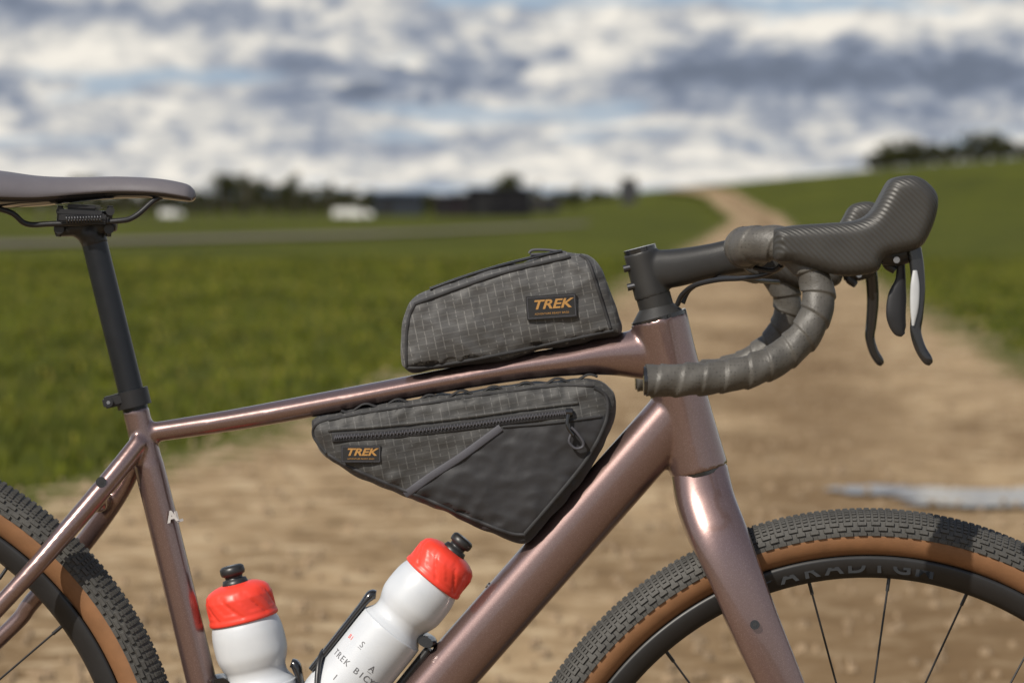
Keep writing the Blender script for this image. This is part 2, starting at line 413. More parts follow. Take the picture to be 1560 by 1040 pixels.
# ---------------- handlebar
def far(p,s):
    if s<0: return p
    k=min(1,abs(p[1])/.22)
    return (p[0]+.012*k,-p[1],p[2]-.024*k,*p[3:])
PITCH=.0200
def tapefun(acc,a):
    f=(acc/PITCH+a/(2*math.pi)+.05*math.sin(acc*137))%1.0
    return .0017*(f if f<.93 else (1-f)*13.3)-.0007+.0004*math.sin(a*3+acc*200)
for s in (-1,1):
    bare=[far(q,s) for q in (T(1155,385,14,0),T(1152,384,14,-.05),T(1148,383,13,-.09))]
    V,Fc=sweepgeo(cat(bare,6),20,up=Vector((1,0,0))); mk('bar_centre',V,Fc,BLKM,bike)
    path=[T(1151,384,23,-.055),T(1146,383,24.5,-.10),T(1136,381,27,-.15),T(1134,377,30,-.180),T(1152,372,28,-.200),T(1185,372,27,-.212),T(1215,388,25.5,-.216),T(1238,418,25,-.219),T(1247,452,25,-.222),T(1237,492,25,-.226),T(1208,529,25,-.230),T(1165,557,25,-.235),T(1110,572,25,-.240),T(1050,578,25,-.244),T(984,580,24.5,-.248)]
    path=cat([far(q,s) for q in path],30)
    V,Fc=sweepgeo(path,40,up=Vector((1,0,0)),rfun=tapefun); mk('bar_tape',V,Fc,TAPE,bike)
    e=path[-1]; cyl('bar_plug',(e[0]-.002,e[1],e[2]),(e[0]+.004,e[1],e[2]),.0125,GLOSS,bike,24)
    y0=-.218
    ho=[(1178,348),(1215,343),(1262,340),(1303,336),(1325,324),(1341,298),(1352,278),(1362,271),(1387,267.5),(1408,276),(1425,297),(1424,325),(1412,358),(1398,377),(1370,385),(1345,392),(1335,412),(1308,419),(1275,419),(1240,410),(1205,400),(1178,394)]
    V,Fc,_=pillow(ho,.0255,.012,y0)
    V=[Vector(far(tuple(q),s)) for q in V]
    remeshed('brake_hood',[(V,Fc)],HOODM,bike,vox=.0017,sm=6)
    def SW(name,st,mat,seg=16,n=5,**kw):
        V,Fc=sweepgeo(cat([far(q,s) for q in st],n),seg,**kw); return mk(name,V,Fc,mat,bike)
    SW('lever_body',[T(1343,390,14,y0,rb=15),T(1368,387,18,y0,rb=16),T(1394,380,15,y0,rb=13)],BLKP,20)
    SW('brake_lever',[T(1390,372,12,y0-.006,rb=9),T(1396,400,11,y0-.008,rb=8),T(1399,440,10.5,y0-.010,rb=7),T(1397,480,9.5,y0-.012,rb=7),T(1395,505,8.5,y0-.013,rb=7),T(1402,530,8.5,y0-.014,rb=7),T(1413,548,8,y0-.015,rb=7),T(1418,554,4,y0-.015,rb=4)],GLOSS,20,sq=3)
    if s<0: SW('lever_inlay',[T(1394,412,3.4,y0-.0142,rb=2.2),T(1394,435,7,y0-.0158,rb=2.4),T(1393,468,6.5,y0-.0172,rb=2.4),T(1391,496,2,y0-.0178,rb=2)],LGREY,12)
    if s<0:
        SW('shift_paddle',[T(1372,392,6,y0+.002,rb=5),T(1372,425,8,y0+.002,rb=4),T(1367,450,14,y0+.001,rb=4),T(1365,480,15,y0+.0,rb=4),T(1370,502,11,y0+.0,rb=4),T(1376,510,4,y0+.0,rb=3)],BLKM,20)
    SW('shift_paddle_arm',[T(1358,392,6,y0+.004,rb=4),T(1352,402,8,y0+.005,rb=5),T(1364,412,6,y0+.004,rb=4)],BLKP,12)
    SW('lever_pin',[T(1366,396,5,y0-.016,rb=5),T(1366,396,5,y0+.016,rb=5)],STEEL,12,n=1,up=Vector((1,0,0)))
    SW('brake_hose',[T(1150,408,4,-.14),T(1178,412,4,-.16),T(1190,404,4,-.175)],BLKP,10)
sweep('brake_hose',[T(1032,464,4,-.012),T(1040,448,4,-.02),T(1060,434,4,-.035),T(1095,426,4,-.06),T(1130,424,4,-.09),T(1160,420,4,-.13),T(1188,408,4,-.16),T(1196,396,4,-.19)],BLKP,bike,12,n=8)
sweep('shift_cable',[T(1040,462,3.6,.01),T(1052,440,3.6,.01),T(1085,424,3.6,.0),T(1125,424,3.6,-.03),T(1160,428,3.6,.0),T(1185,430,4,.1)],BLKP,bike,12,n=8)
# ================================================================= BAGS
def bag(name,outline,T_,bulge,mats,vox=.0018,seed=0,n=5,wr=.0011,rnd=.012):
    V,Fc,ol=pillow(outline,T_,rnd,0,n)
    ob=remeshed(name,[(V,Fc)],mats[0],None,vox=vox,sm=5,apply=True)
    me=ob.data
    pts=[P(*o) for o in ol]
    for v in me.vertices:
        c=v.co
        d=min((Vector((c.x-p.x,c.z-p.z))).length for p in pts[::2])
        f=min(1,d/.045); f=f*(2-f)
        sgn=-1 if c.y<0 else 1
        face=min(1,abs(c.y)/(T_*.9))
        q=Vector((c.x*16+seed,c.y*8,c.z*22))
        w=noise.noise(q)*.7+ (1-abs(noise.noise(q*2.1+Vector((5,2,1))))*2)*.35+noise.noise(q*4.7)*.26
        edge=max(0,1-d/.03)
        pk=noise.noise(Vector((c.x*75+seed,2,c.z*75)))*edge
        v.co.y+=sgn*face*(bulge*f+w*wr*2.2+pk*wr*1.8)
        if face<.9 or d<.01:
            v.co.z+=noise.noise(q*1.7+Vector((9,9,9)))*wr*1.8+noise.noise(q*4.5)*wr*.8; v.co.x+=noise.noise(q*1.7+Vector((3,9,1)))*wr*1.3
    me.update()
    while len(me.materials)<len(mats): me.materials.append(mats[len(me.materials)])
    for p in me.polygons: p.use_smooth=True
    bv=BVHTree.FromPolygons([v.co for v in me.vertices],[p.vertices for p in me.polygons])
    def hit(x,y,off=0.0):
        p=P(x,y,-T_); r=bv.ray_cast(Vector((p.x,-1,p.z)),Vector((0,1,0)))
        yy=r[0].y if r[0] else -T_*.6
        p=P(x,y,yy); return Vector((p.x,yy-off,p.z))
    return ob,hit,pts
def toz(p):
    k=(D+p.y)/D
    return (p.x/k*S+780, HZ+(ZC-p.z)/k*S)
def inpoly(x,y,poly):
    c=False;j=len(poly)-1
    for i in range(len(poly)):
        if (poly[i][1]>y)!=(poly[j][1]>y) and x<(poly[j][0]-poly[i][0])*(y-poly[i][1])/(poly[j][1]-poly[i][1])+poly[i][0]: c=not c
        j=i
    return c
def strip(name,hit,pts,w,th,mat,parent,off=0.0,n=8,seg=10):
    ps=cat(pts,n); st=[]
    for x,y in ps:
        h=hit(x,y,off); st.append((*h,w/2/S,th/2))
    V,Fc=sweepgeo(st,seg,sq=3.5); return mk(name,V,Fc,mat,parent)
fbo=[(477,641),(500,631),(560,619),(640,606),(720,595),(800,585),(860,579),(905,577),(928,588),(937,612),(931,652),(908,698),(870,748),(835,790),(808,819),(795,824),(770,818),(715,795),(650,766),(590,743),(530,714),(495,692),(479,665)]
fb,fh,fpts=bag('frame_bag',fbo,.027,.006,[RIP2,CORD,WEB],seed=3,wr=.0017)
cordpoly=[(766,650),(860,641),(918,632),(960,620),(960,900),(600,900),(612,755)]
for p in fb.data.polygons:
    c=p.center; x,y=toz(c)
    if abs(p.normal.y)<.5: p.material_index=1 if (y>640 or x>895) else 0
    elif inpoly(x,y,cordpoly): p.material_index=1
strip('zip_tape',fh,[(506,666),(600,660),(700,649),(790,637),(872,628)],15,.0020,WEB,fb,off=.0004)
strip('zip_coil',fh,[(510,665),(600,659),(700,648),(790,636),(868,627)],4.5,.0024,GLOSS,fb,off=.0012)
V=[];Fc=[]
zp=cat([(510,665),(600,659),(700,648),(790,636),(866,627)],36)
for i,(x,y) in enumerate(zp):
    h=fh(x,y+(-1.1 if i%2 else 1.1),.0025)
    o=len(V)
    for dx in(-.0005,.0005):
        for dy in (-.0004,.0004):
            for dz in(-.0014,.0014): V.append(h+Vector((dx,dy,dz)))
    Fc+=[tuple(o+k for k in q) for q in ((0,1,3,2),(4,6,7,5),(0,4,5,1),(2,3,7,6),(0,2,6,4),(1,5,7,3))]
mk('zip_teeth',V,Fc,GTAPE,fb,smooth=False)
strip('zip_piping',fh,[(500,655),(600,647),(700,636),(790,624),(880,613)],5,.003,RIP2,fb,off=.0006)
strip('front_seam',fh,[(497,690),(478,664),(484,645),(520,634)],5,.003,WEB,fb,off=0)
strip('panel_seam',fh,[(766,650),(840,644),(916,634)],4,.0022,WEB,fb,off=.0003)
strip('edge_piping',fh,[(905,590),(922,602),(926,625),(918,655),(893,700),(855,748),(800,812)],6,.004,WEB,fb,off=0)
strip('lower_piping',fh,[(500,692),(535,712),(595,738),(655,762),(720,790),(775,811),(800,814)],5,.003,CORD,fb,off=0)
strip('upper_piping',fh,[(500,640),(560,628),(640,616),(720,604),(800,593),(860,587),(905,588)],4,.003,WEB,fb,off=0)
strip('pull_strap',fh,[(763,651),(740,668),(700,697),(655,726),(618,753)],12,.0026,GTAPE,fb,off=.0006)
cyl('zip_slider',fh(862,627,.004),fh(872,627,.004),6/S,GLOSS,fb)
V,Fc=sweepgeo(cat([(*fh(866,630,.006),.0022,.001),(*fh(864,648,.007),.0015,.001),(*fh(873,662,.006),.0015,.0012)],5),10); mk('zip_tab',V,Fc,GLOSS,fb)
lp=cat([fh(870,660,.005),fh(867,672,.005),fh(876,682,.005),fh(887,680,.005),fh(888,672,.005),fh(878,658,.005),fh(870,650,.005)],5)
V,Fc=sweepgeo([(*q,.0013,.0013) for q in lp],8); mk('zip_cord',V,Fc,GTAPE,fb)
def patch(hit,cx,cy,w,h_,rot,parent,size):
    c=hit(cx,cy,.0012)
    for dx in(-w*.45,0,w*.45):
        for dy in(-h_*.4,h_*.4):
            q=hit(cx+dx,cy+dy,.0012); c.y=min(c.y,q.y)
    box('logo_patch',c,(w/S,.0018,h_/S),BLKP,parent,rot=rot,bev=.0004)
    c2=c+Vector((0,-.0010,0))
    R=Matrix.Rotation(rot,4,'Y')
    text('logo_text','TREK',c2+R@Vector((0,0,h_*.10/S)),size,ORG,parent,rot=rot,shear=.3,sx=1.3,bold=.0003,extr=.0002)
    text('logo_subtext','ADVENTURE READY BAGS',c2+R@Vector((0,0,-h_*.27/S)),size*.20,ORG,parent,rot=rot,sx=1.15,extr=.0002)
    for zz in(-.43,.43): box('patch_border',c2+R@Vector((0,0,zz*h_/S)),(w*.94/S,.0005,.0005),GTAPE,parent,rot=rot,bev=0)
    for xx in(-.47,.47): box('patch_border',c2+R@Vector((xx*w/S,0,0)),(.0005,.0005,h_*.86/S),GTAPE,parent,rot=rot,bev=0)
patch(fh,550,691,60,26,.0,fb,.0092)
wv=[]
for i in range(0,49):
    t=i/48; x=520+t*390; y=628-52*t**.92+ (4.5*math.sin(i*1.05)); wv.append((*P(x,y-3,-.012),.0011,.009))
V,Fc=sweepgeo(cat(wv,3),12,sq=3); mk('lashing_webbing',V,Fc,WEB,fb)
tbo=[(612,555),(611,520),(615,484),(626,458),(655,442),(705,425),(760,408),(815,395),(860,385),(890,387),(908,397),(920,418),(932,450),(944,482),(948,500),(938,511),(880,522),(800,540),(720,555),(650,566),(625,566)]
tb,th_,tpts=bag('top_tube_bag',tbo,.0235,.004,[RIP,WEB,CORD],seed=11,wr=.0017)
for p in tb.data.polygons:
    if p.normal.z<-.6 : p.material_index=1
strip('rear_seam',th_,[(620,560),(619,520),(623,485),(633,462)],5,.003,WEB,tb)
strip('zip_edge',th_,[(632,463),(700,438),(762,417),(820,402),(868,391)],6,.004,WEB,tb,off=.0002)
strip('front_seam',th_,[(884,389),(896,398),(906,425),(918,462),(930,500)],5,.003,WEB,tb)
strip('bottom_seam',th_,[(620,560),(660,558),(760,540),(850,521),(935,503)],5,.003,WEB,tb)
zt=[(655,442),(705,424),(760,407),(815,393),(856,384)]
V,Fc=sweepgeo(cat([(*(P(x,y,-.012)+Vector((0,0,.001))),.0016,.005) for x,y in zt],6),10,sq=3); mk('top_zip',V,Fc,GLOSS,tb)
lp=cat([P(806,386,-.014),P(812,381,-.014),P(835,381,-.014),P(862,385,-.014),P(855,389,-.012),P(830,387,-.012),P(808,388,-.014)],5)
V,Fc=sweepgeo([(*q,.0013,.0013) for q in lp],8); mk('top_zip_cord',V,Fc,GTAPE,tb)
patch(th_,840,467,76,36,-.07,tb,.0118)
# ================================================================= BOTTLES
def bottle(name,top,dx,dy,sc_):
    e=empty(name)
    d=Vector((dx,0,-dy)).normalized(); o=P(*top)
    side=Vector((0,1,0)); nn=d.cross(side)
    def rev(nm,prof,mat,seg=64,n=1,fun=None):
        prof=cat(prof,n) if n>1 else prof
        V=[];Fc=[]
        for t,r in prof:
            for j in range(seg):
                a=2*math.pi*j/seg; rr=r+(fun(t,a) if fun else 0)
                V.append(o+d*(t*sc_/S)+(side*math.cos(a)+nn*math.sin(a))*(rr*sc_/S))
        for i in range(len(prof)-1):
            for j in range(seg):
                k=(j+1)%seg; Fc.append((i*seg+j,(i+1)*seg+j,(i+1)*seg+k,i*seg+k))
        return mk(nm,V,Fc,mat,e)
    rev('nozzle',[(0,.1),(0,9),(0.3,14),(3,17.5),(9,18),(13,17),(15,13),(19,12.5),(20,17),(26,19),(30,19)],BLKP)
    rev('nozzle_hole',[(-.2,6),(-.2,.1)],GLOSS)
    def scal(t,a):
        if t<36 or t>72: return 0
        ph=(a*8/(2*math.pi)+t*.022)%1.0
        return -2.0*max(0,1-abs(ph-.5)*9)-2.2*(1 if (ph>.5 and 40<t<66) else 0)*.5
    rev('cap',[(26,17),(27,26),(29,33),(33,41),(38,46),(44,48)]+[(46+i*2,49) for i in range(14)]+[(74,50),(78,50.5),(80,49.5),(80,46)],RED,seg=128,fun=scal)
    rev('body',[(76,46),(82,47.5),(88,49.5),(100,51.5),(118,52),(132,51),(144,47),(152,43.5),(160,43),(167,45),(176,51),(186,53),(260,53),(340,53),(400,52.5),(416,50),(420,44),(420,.1)],BOT,n=4)
    return e,o,d,nn
b1,o1,d1,n1=bottle('water_bottle',(352,861),.2425,1,1.06)
b2,o2,d2,n2=bottle('water_bottle',(708,819),-.627,.779,1.0)
def btext(s,t0,a0,size,mat,ent,o,d,nn,sc_,R=53.3,step=10.5):
    side=Vector((0,1,0)); n=len(s)
    for i,ch in enumerate(s):
        if ch==' ': continue
        a=math.radians(a0-step*(i-(n-1)/2)); out=side*math.cos(a)+nn*math.sin(a)
        p=o+d*(t0*sc_/S)+out*(R*sc_/S)
        Y=-d; Z=out; X=Y.cross(Z)
        M=Matrix((X,Y,Z)).transposed().to_4x4()
        text('bottle_print',ch,p,size,mat,ent,rotm=M,extr=.0001)
DKP=simple('dark_print',(0.10,0.10,0.11),.5)
btext('TREK BICYCLE',254,180,.0085,DKP,b2,o2,d2,n2,1.0)
btext('S',218,205,.0085,DKP,b2,o2,d2,n2,1.0); btext('_',219,205,.0085,DKP,b2,o2,d2,n2,1.0)
btext('A',237,167,.0085,DKP,b2,o2,d2,n2,1.0); btext('_',238,167,.0085,DKP,b2,o2,d2,n2,1.0)
btext('1 9',282,190,.0085,DKP,b2,o2,d2,n2,1.0,step=16)
btext('BI',222,232,.006,RED,b2,o2,d2,n2,1.0,step=7)
def cage(o,d,nn,sc_,tubedir,t0,t1):
    side=Vector((0,1,0))
    def pt(t,a,r): 
        return o+d*(t*sc_/S)+(side*math.cos(a)+nn*math.sin(a))*(r*sc_/S)
    base=math.pi/2*tubedir; op=base+math.pi
    V,Fc=sweepgeo(cat([(*pt(t0,op,51),.004,.007),(*pt(t0+6,op,57),.0048,.009),(*pt(t0+30,op,58),.0034,.010),(*pt(t1,op,57),.0034,.010),(*pt(t1+40,op,57),.003,.009)],6),14,sq=2.6); mk('cage_outer_arm',V,Fc,GLOSS,bike)
    for sgn in(-1,1):
        arm=[pt(410,base+sgn*.5,58),pt(370,base+sgn*1.4,58),pt(t1+30,base+sgn*2.6,58),pt(t1+10,op,58)]
        V,Fc=sweepgeo(cat([(*q,.0026,.005) for q in arm],8),12,sq=3); mk('cage_arm',V,Fc,BLKP,bike)
    V,Fc=sweepgeo([(*pt(165,base,63),.004,.010),(*pt(420,base,63),.004,.010)],12,sq=3); mk('cage_spine',V,Fc,BLKP,bike)
    V,Fc=sweepgeo(cat([(*pt(158,base-.45,56),.005,.008),(*pt(156,base,56),.006,.008),(*pt(158,base+.45,56),.005,.008)],5),12); mk('cage_tab',V,Fc,GLOSS,bike)
def sgn_to(nn,v): return 1 if nn.dot(v)>0 else -1
cage(o1,d1,n1,1.06,sgn_to(n1,Vector((-1,0,0))),156,230)
cage(o2,d2,n2,1.0,sgn_to(n2,Vector((1,0,0))),152,262)
# ================================================================= TERRAIN
def sst(x): x=max(0,min(1,x)); return x*x*(3-2*x)
def interp(x,tab):
    if x<=tab[0][0]: return tab[0][1]
    for (a,b_),(c,d) in zip(tab,tab[1:]):
        if x<=c: return b_+(d-b_)*(x-a)/(c-a)
    return tab[-1][1]
GX=[(6,0),(12,.9),(18,2.0),(22,2.6),(30,3.7),(40,4.7),(52,5.6),(80,6.8),(140,8)]
def H(x,y):
    d=y+3
    z=interp(x,GX)*sst((d-95)/220)
    z+=(-.0736*x+.001)*math.exp(-(y/2.5)**2)*math.exp(-(x/4)**2)
    return z
ys=[-40,-25,-15,-9,-6,-4.5,-3.5]+[-3+.25*i for i in range(44)]
y=8.0
while y<1500: ys.append(y); y*=1.045
V=[];Fc=[]; NX=120
for yy in ys:
    hw=14+max(0,yy)*1.1
    for i in range(NX+1):
        u=-1+2*i/NX; x=hw*(u*.35+.65*u**3); V.append(Vector((x,yy,H(x,yy))))
for j in range(len(ys)-1):
    for i in range(NX):
        a=j*(NX+1)+i; Fc.append((a,a+1,a+NX+2,a+NX+1))
GR,nt,b=newmat('meadow')
v=objc(nt)
n1_=noi(nt,objc(nt,scale=(1,.5,1)),.22,4,.65); n2_=noi(nt,v,1.6,3,.65)
c=mix(nt,ramp(nt,n1_,[(.38,(0,0,0)),(.60,(1,1,1))]),(.030,.038,.005),(.066,.076,.007))
c=mix(nt,ramp(nt,n2_,[(.45,(0,0,0)),(.72,(.9,.9,.9))]),c,(.100,.100,.015))
nt.links.new(c,b.inputs['Base Color']); b.inputs['Roughness'].default_value=.95; b.inputs['Specular IOR Level'].default_value=.05
ground=mk('ground',V,Fc,GR)
RT=[(-40,-3.4,3.4),(1,-3.2,3.2),(6,-2.7,3.1),(10.2,-1.75,3.1),(12.4,-1.3,3.0),(18,-.62,3.1),(28,.5,3.75),(52,2.3,5.4),(100,6.2,9.2),(154,10.4,13.3),(250,15,17.8),(420,19,21.5)]
L_=[(a,b_) for a,b_,c in RT]; R_=[(a,c) for a,b_,c in RT]
def roadLR(yy):
    d=yy+3
    l=interp(d,L_)+.25*noise.noise(Vector((yy*.8,0,3)))+.12*noise.noise(Vector((yy*3,0,3)))
    r=interp(d,R_)+.25*noise.noise(Vector((yy*.8,5,3)))+.12*noise.noise(Vector((yy*3,5,3)))
    return l,r
ry=[-38+2*i for i in range(17)]+[-4+.2*i for i in range(220)]
y=40
while y<420: ry.append(y); y*=1.02
V=[];Fc=[];E=[];U=[];NR=40
for yy in ry:
    l,r=roadLR(yy)
    for i in range(NR+1):
        u=i/NR; x=l+(r-l)*u; ed=min(u,1-u)*(r-l)
        z=H(x,yy)+.006+max(0,yy)*.0012-(.03 if i in(0,NR) else 0)
        z+=.012*noise.noise(Vector((x*1.1,yy*.6,0)))*min(1,ed)+.012
        V.append(Vector((x,yy,z))); E.append(min(1,ed/.7)); U.append(u)
for j in range(len(ry)-1):
    for i in range(NR):
        a=j*(NR+1)+i; Fc.append((a,a+1,a+NR+2,a+NR+1))
DR,nt,b=newmat('gravel_dirt')
v=objc(nt)
at=nt.nodes.new('ShaderNodeAttribute'); at.attribute_name='edge'
au=nt.nodes.new('ShaderNodeAttribute'); au.attribute_name='across'
m1=noi(nt,objc(nt,scale=(1,.4,1)),1.0,4,.66,.3); m2=noi(nt,v,6,4,.75)
c=mix(nt,ramp(nt,m1,[(.38,(0,0,0)),(.60,(1,1,1))]),(.175,.114,.058),(.335,.238,.136))
c=mix(nt,ramp(nt,m2,[(.50,(0,0,0)),(.64,(.85,.85,.85))]),c,(.44,.34,.215))
c=mix(nt,ramp(nt,m2,[(.33,(.75,.75,.75)),(.47,(0,0,0))]),c,(.10,.064,.032))
cr=math_(nt,'ABSOLUTE',math_(nt,'SUBTRACT',au.outputs['Fac'],.60))
crown=ramp(nt,math_(nt,'ADD',cr,math_(nt,'MULTIPLY',math_(nt,'SUBTRACT',m1,.5),.35)),[(.03,(.65,.65,.65)),(.16,(0,0,0))])
c=mix(nt,crown,c,(.145,.092,.046))
em=math_(nt,'ADD',at.outputs['Fac'],math_(nt,'MULTIPLY',math_(nt,'SUBTRACT',m2,.5),2.2))
gm=ramp(nt,em,[(.25,(1,1,1)),(.6,(0,0,0))])
c=mix(nt,gm,c,(.066,.072,.012))
nt.links.new(c,b.inputs['Base Color']); b.inputs['Roughness'].default_value=.95; b.inputs['Specular IOR Level'].default_value=.08
road=mk('dirt_road',V,Fc,DR)
a_=road.data.attributes.new('edge','FLOAT','POINT'); a_.data.foreach_set('value',E)
a_=road.data.attributes.new('across','FLOAT','POINT'); a_.data.foreach_set('value',U)
PU,nt,b=newmat('puddle_water'); v=objc(nt)
nt.links.new(mix(nt,noi(nt,v,3),(.07,.06,.045),(.12,.10,.08)),b.inputs['Base Color']); b.inputs['Roughness'].default_value=.05; b.inputs['IOR'].default_value=1.33
b.inputs['Specular IOR Level'].default_value=1.0
bump(nt,b,noi(nt,v,9,2),.06,.01)
V=[];Fc=[]
for cx,cy,ax,ay,sd in ((1.66,7.15,.48,.36,4),(1.22,7.40,.20,.16,9),(2.2,7.3,.35,.25,2),(1.42,6.95,.2,.1,12)):
    o=len(V); V.append(Vector((cx,cy,.036+sd*.0001)))
    for i in range(72):
        a=2*math.pi*i/72; r=1+.45*noise.noise(Vector((math.cos(a)*1.6,math.sin(a)*1.6,sd)))+.26*noise.noise(Vector((math.cos(a)*5,math.sin(a)*5,sd)))
        V.append(Vector((cx+ax*r*math.cos(a),cy+ay*r*math.sin(a),.036+sd*.0001)))
    Fc+=[(o,o+i+1,o+(i+1)%72+1) for i in range(72)]
mk('puddle',V,Fc,PU)
V=[];Fc=[]
def stone(x,y,r):
    z=H(x,y)+.03+max(0,y)*.0012; o=len(V); s1,s2,s3=[random.uniform(.6,1.3) for _ in range(3)]
    a0=random.random()*6
    for k in range(6):
        a=a0+k*math.pi/3; V.append(Vector((x+r*s1*math.cos(a),y+r*s2*math.sin(a),z-.01)))
    for k in range(6):
        a=a0+k*math.pi/3+.3; V.append(Vector((x+.65*r*s1*math.cos(a),y+.65*r*s2*math.sin(a),z+.4*r*s3)))
    for k in range(6): Fc.append((o+k,o+(k+1)%6,o+6+(k+1)%6,o+6+k))
    Fc.append(tuple(o+6+k for k in range(6)))
for i in range(4200):
    yy=3+40*random.random()**2; l,r=roadLR(yy); x=random.uniform(l,r)
    stone(x,yy,random.choice((.006,.008,.011,.016)) )
mk('road_gravel',V,Fc,simple('stone',(.25,.185,.12),.95,var=.6,vs=4,spec=.1),smooth=False)
V=[];Fc=[];ids=[]
def inroad(x,yy):
    l,r=roadLR(yy); return l+.12*random.random()<x<r-.12*random.random()
def blade(x,y,h,w,mid_):
    z=H(x,y); a=random.random()*6.28; o=len(V); lean=random.uniform(0,.6)*h; b2_=random.random()*6.28
    dx,dy=math.cos(a)*w,math.sin(a)*w; lx,ly=math.cos(b2_)*lean,math.sin(b2_)*lean
    V.extend((Vector((x-dx,y-dy,z)),Vector((x+dx,y+dy,z)),Vector((x+lx*.4+dx*.6,y+ly*.4+dy*.6,z+h*.6)),Vector((x+lx,y+ly,z+h))))
    Fc.append((o,o+1,o+2,o+3)); ids.append(mid_)
cnt=0
while cnt<60000:
    t=random.random(); yy=3.0+50*t**1.7; hw=2.5+.25*(yy+3)
    x=random.uniform(-hw,hw)
    if inroad(x,yy): 
        l,r=roadLR(yy)
        if not (x<l+.5 and random.random()<.05): continue
    q=noise.noise(Vector((x*.8,yy*.5,7)))
    h=(.025+.03*random.random())*(1+.7*q)
    mid_=0 if random.random()<.35+1.0*q else (1 if random.random()<.78 else 2)
    blade(x,yy,max(.015,h),.004+.0004*yy,mid_); cnt+=1
def leafm(name,c,var=.35):
    m,nt,b=newmat(name); v=objc(nt)
    nt.links.new(mix(nt,noi(nt,v,1.3,2,.6),tuple(q*(1-var) for q in c),tuple(q*(1+var) for q in c)),b.inputs['Base Color'])
    b.inputs['Roughness'].default_value=.8; b.inputs['Specular IOR Level'].default_value=.12
    return m
G1=leafm('grass_dark',(.042,.052,.006)); G2=leafm('grass_light',(.098,.110,.009)); G3=leafm('grass_dry',(.16,.14,.03))
mk('grass',V,Fc,[G1,G2,G3],smooth=False,mids=ids)
V=[];Fc=[]
for i in range(420):
    yy=9+45*random.random()**1.3; hw=2+.25*(yy+3); x=random.uniform(-hw,0)
    if inroad(x,yy) or noise.noise(Vector((x*.4,yy*.2,2)))<-.1: continue
    z=H(x,yy)+.05+.03*random.random(); r=.007+.0003*yy; o=len(V); 
    V.append(Vector((x,yy,z+r*.4)))
    for k in range(6): a=k*math.pi/3; V.append(Vector((x+r*math.cos(a),yy+r*math.sin(a),z)))
    V.append(Vector((x,yy,z-.06)))
    Fc+=[(o,o+1+k,o+1+(k+1)%6) for k in range(6)]+[(o+7,o+1+(k+1)%6,o+1+k) for k in range(6)]
mk('wildflowers',V,Fc,leafm('yellow_petals',(.26,.24,.04),.1),smooth=False)
AS=simple('asphalt_old',(.115,.095,.076),.9,var=.25,vs=1.5)
pts_=[(-70,47,62),(-30,55,66),(-12.5,61,71),(-4,88,100),(0,112,128),(3,135,150)]
V=[];Fc=[]
for x,ya,yb in pts_: V+= [Vector((x,ya,H(x,ya)+.06)),Vector((x+.5,ya+(yb-ya)*.5,H(x,ya)+.08)),Vector((x+1,yb,H(x,yb)+.10))]
for i in range(len(pts_)-1):
    for k in range(2): Fc.append((3*i+k,3*i+3+k,3*i+4+k,3*i+1+k))
mk('asphalt_road',V,Fc,AS)
# ---------------- buildings and vehicles far away
def W(pxx,row,d): return Vector(((pxx-780)*d/F, d-3, ZC-(row-HZ)*d/F))
def house(name,x0,x1,d,h,dep,wallc,roofc,roofh,doors=1,wins=2):
    e=empty(name)
    wm=simple(name+'_wall',wallc,.9,vs=.8,var=.25,spec=.2); rm=simple(name+'_roof',roofc,.9,vs=.8,var=.25,spec=.15); dk=simple(name+'_opening',(.012,.012,.013),.6,vs=1,spec=.2)
    xa=(x0-780)*d/F; xb=(x1-780)*d/F; y0=d-3; z=H((xa+xb)/2,y0)-.05
    box('walls',Vector(((xa+xb)/2,y0+dep/2,z+h/2)),(xb-xa,dep,h),wm,e,bev=0)
    o=.2
    V=[Vector(q) for q in((xa-o,y0-o,z+h-.02),(xb+o,y0-o,z+h-.02),(xb+o,y0+dep+o,z+h-.02),(xa-o,y0+dep+o,z+h-.02),(xa-o,y0+dep/2,z+h+roofh),(xb+o,y0+dep/2,z+h+roofh))]
    mk('roof',V,[(0,1,5,4),(2,3,4,5),(0,4,3),(1,2,5),(0,3,2,1)],rm,e,smooth=False)
    w=xb-xa
    for i in range(doors): box('door',Vector((xa+w*(.25+.5*i),y0-.02,z+h*.4)),(min(1.8,w*.2),.06,h*.78),dk,e,bev=0)
    for i in range(wins): box('window',Vector((xa+w*(.45+.3*i),y0-.02,z+h*.6)),(w*.1,.06,h*.25),dk,e,bev=0)
    return e
house('barn',712,810,235,2.1,6,(.007,.007,.009),(.008,.008,.010),.10)
house('storage_shed',662,710,240,1.55,4,(.014,.011,.014),(.015,.013,.016),.12,wins=1)
house('farm_shed',570,642,255,1.65,6,(.024,.029,.038),(.020,.027,.040),.30)
house('garage',812,852,330,1.4,6,(.02,.02,.02),(.03,.03,.03),.3,doors=1,wins=0)
hut=empty('lookout_hut'); hm=simple('hut_wall',(.08,.08,.08),.8,vs=1); hr=simple('hut_roof',(.03,.03,.035),.8,vs=1)
c=W(958,296,330)
box('walls',c+Vector((0,0,.45)),(2.0,2,1.1),hr,hut,bev=0); box('cabin',c+Vector((0,0,1.25)),(1.5,1.7,.5),hm,hut,bev=0); box('roof',c+Vector((0,0,1.58)),(1.9,2.1,.14),hr,hut,bev=0)
box('window',c+Vector((0,-.87,1.25)),(1.1,.05,.3),GLOSS,hut,bev=0)
box('base',c+Vector((0,0,-.9)),(1.6,1.6,1.6),hr,hut,bev=0)
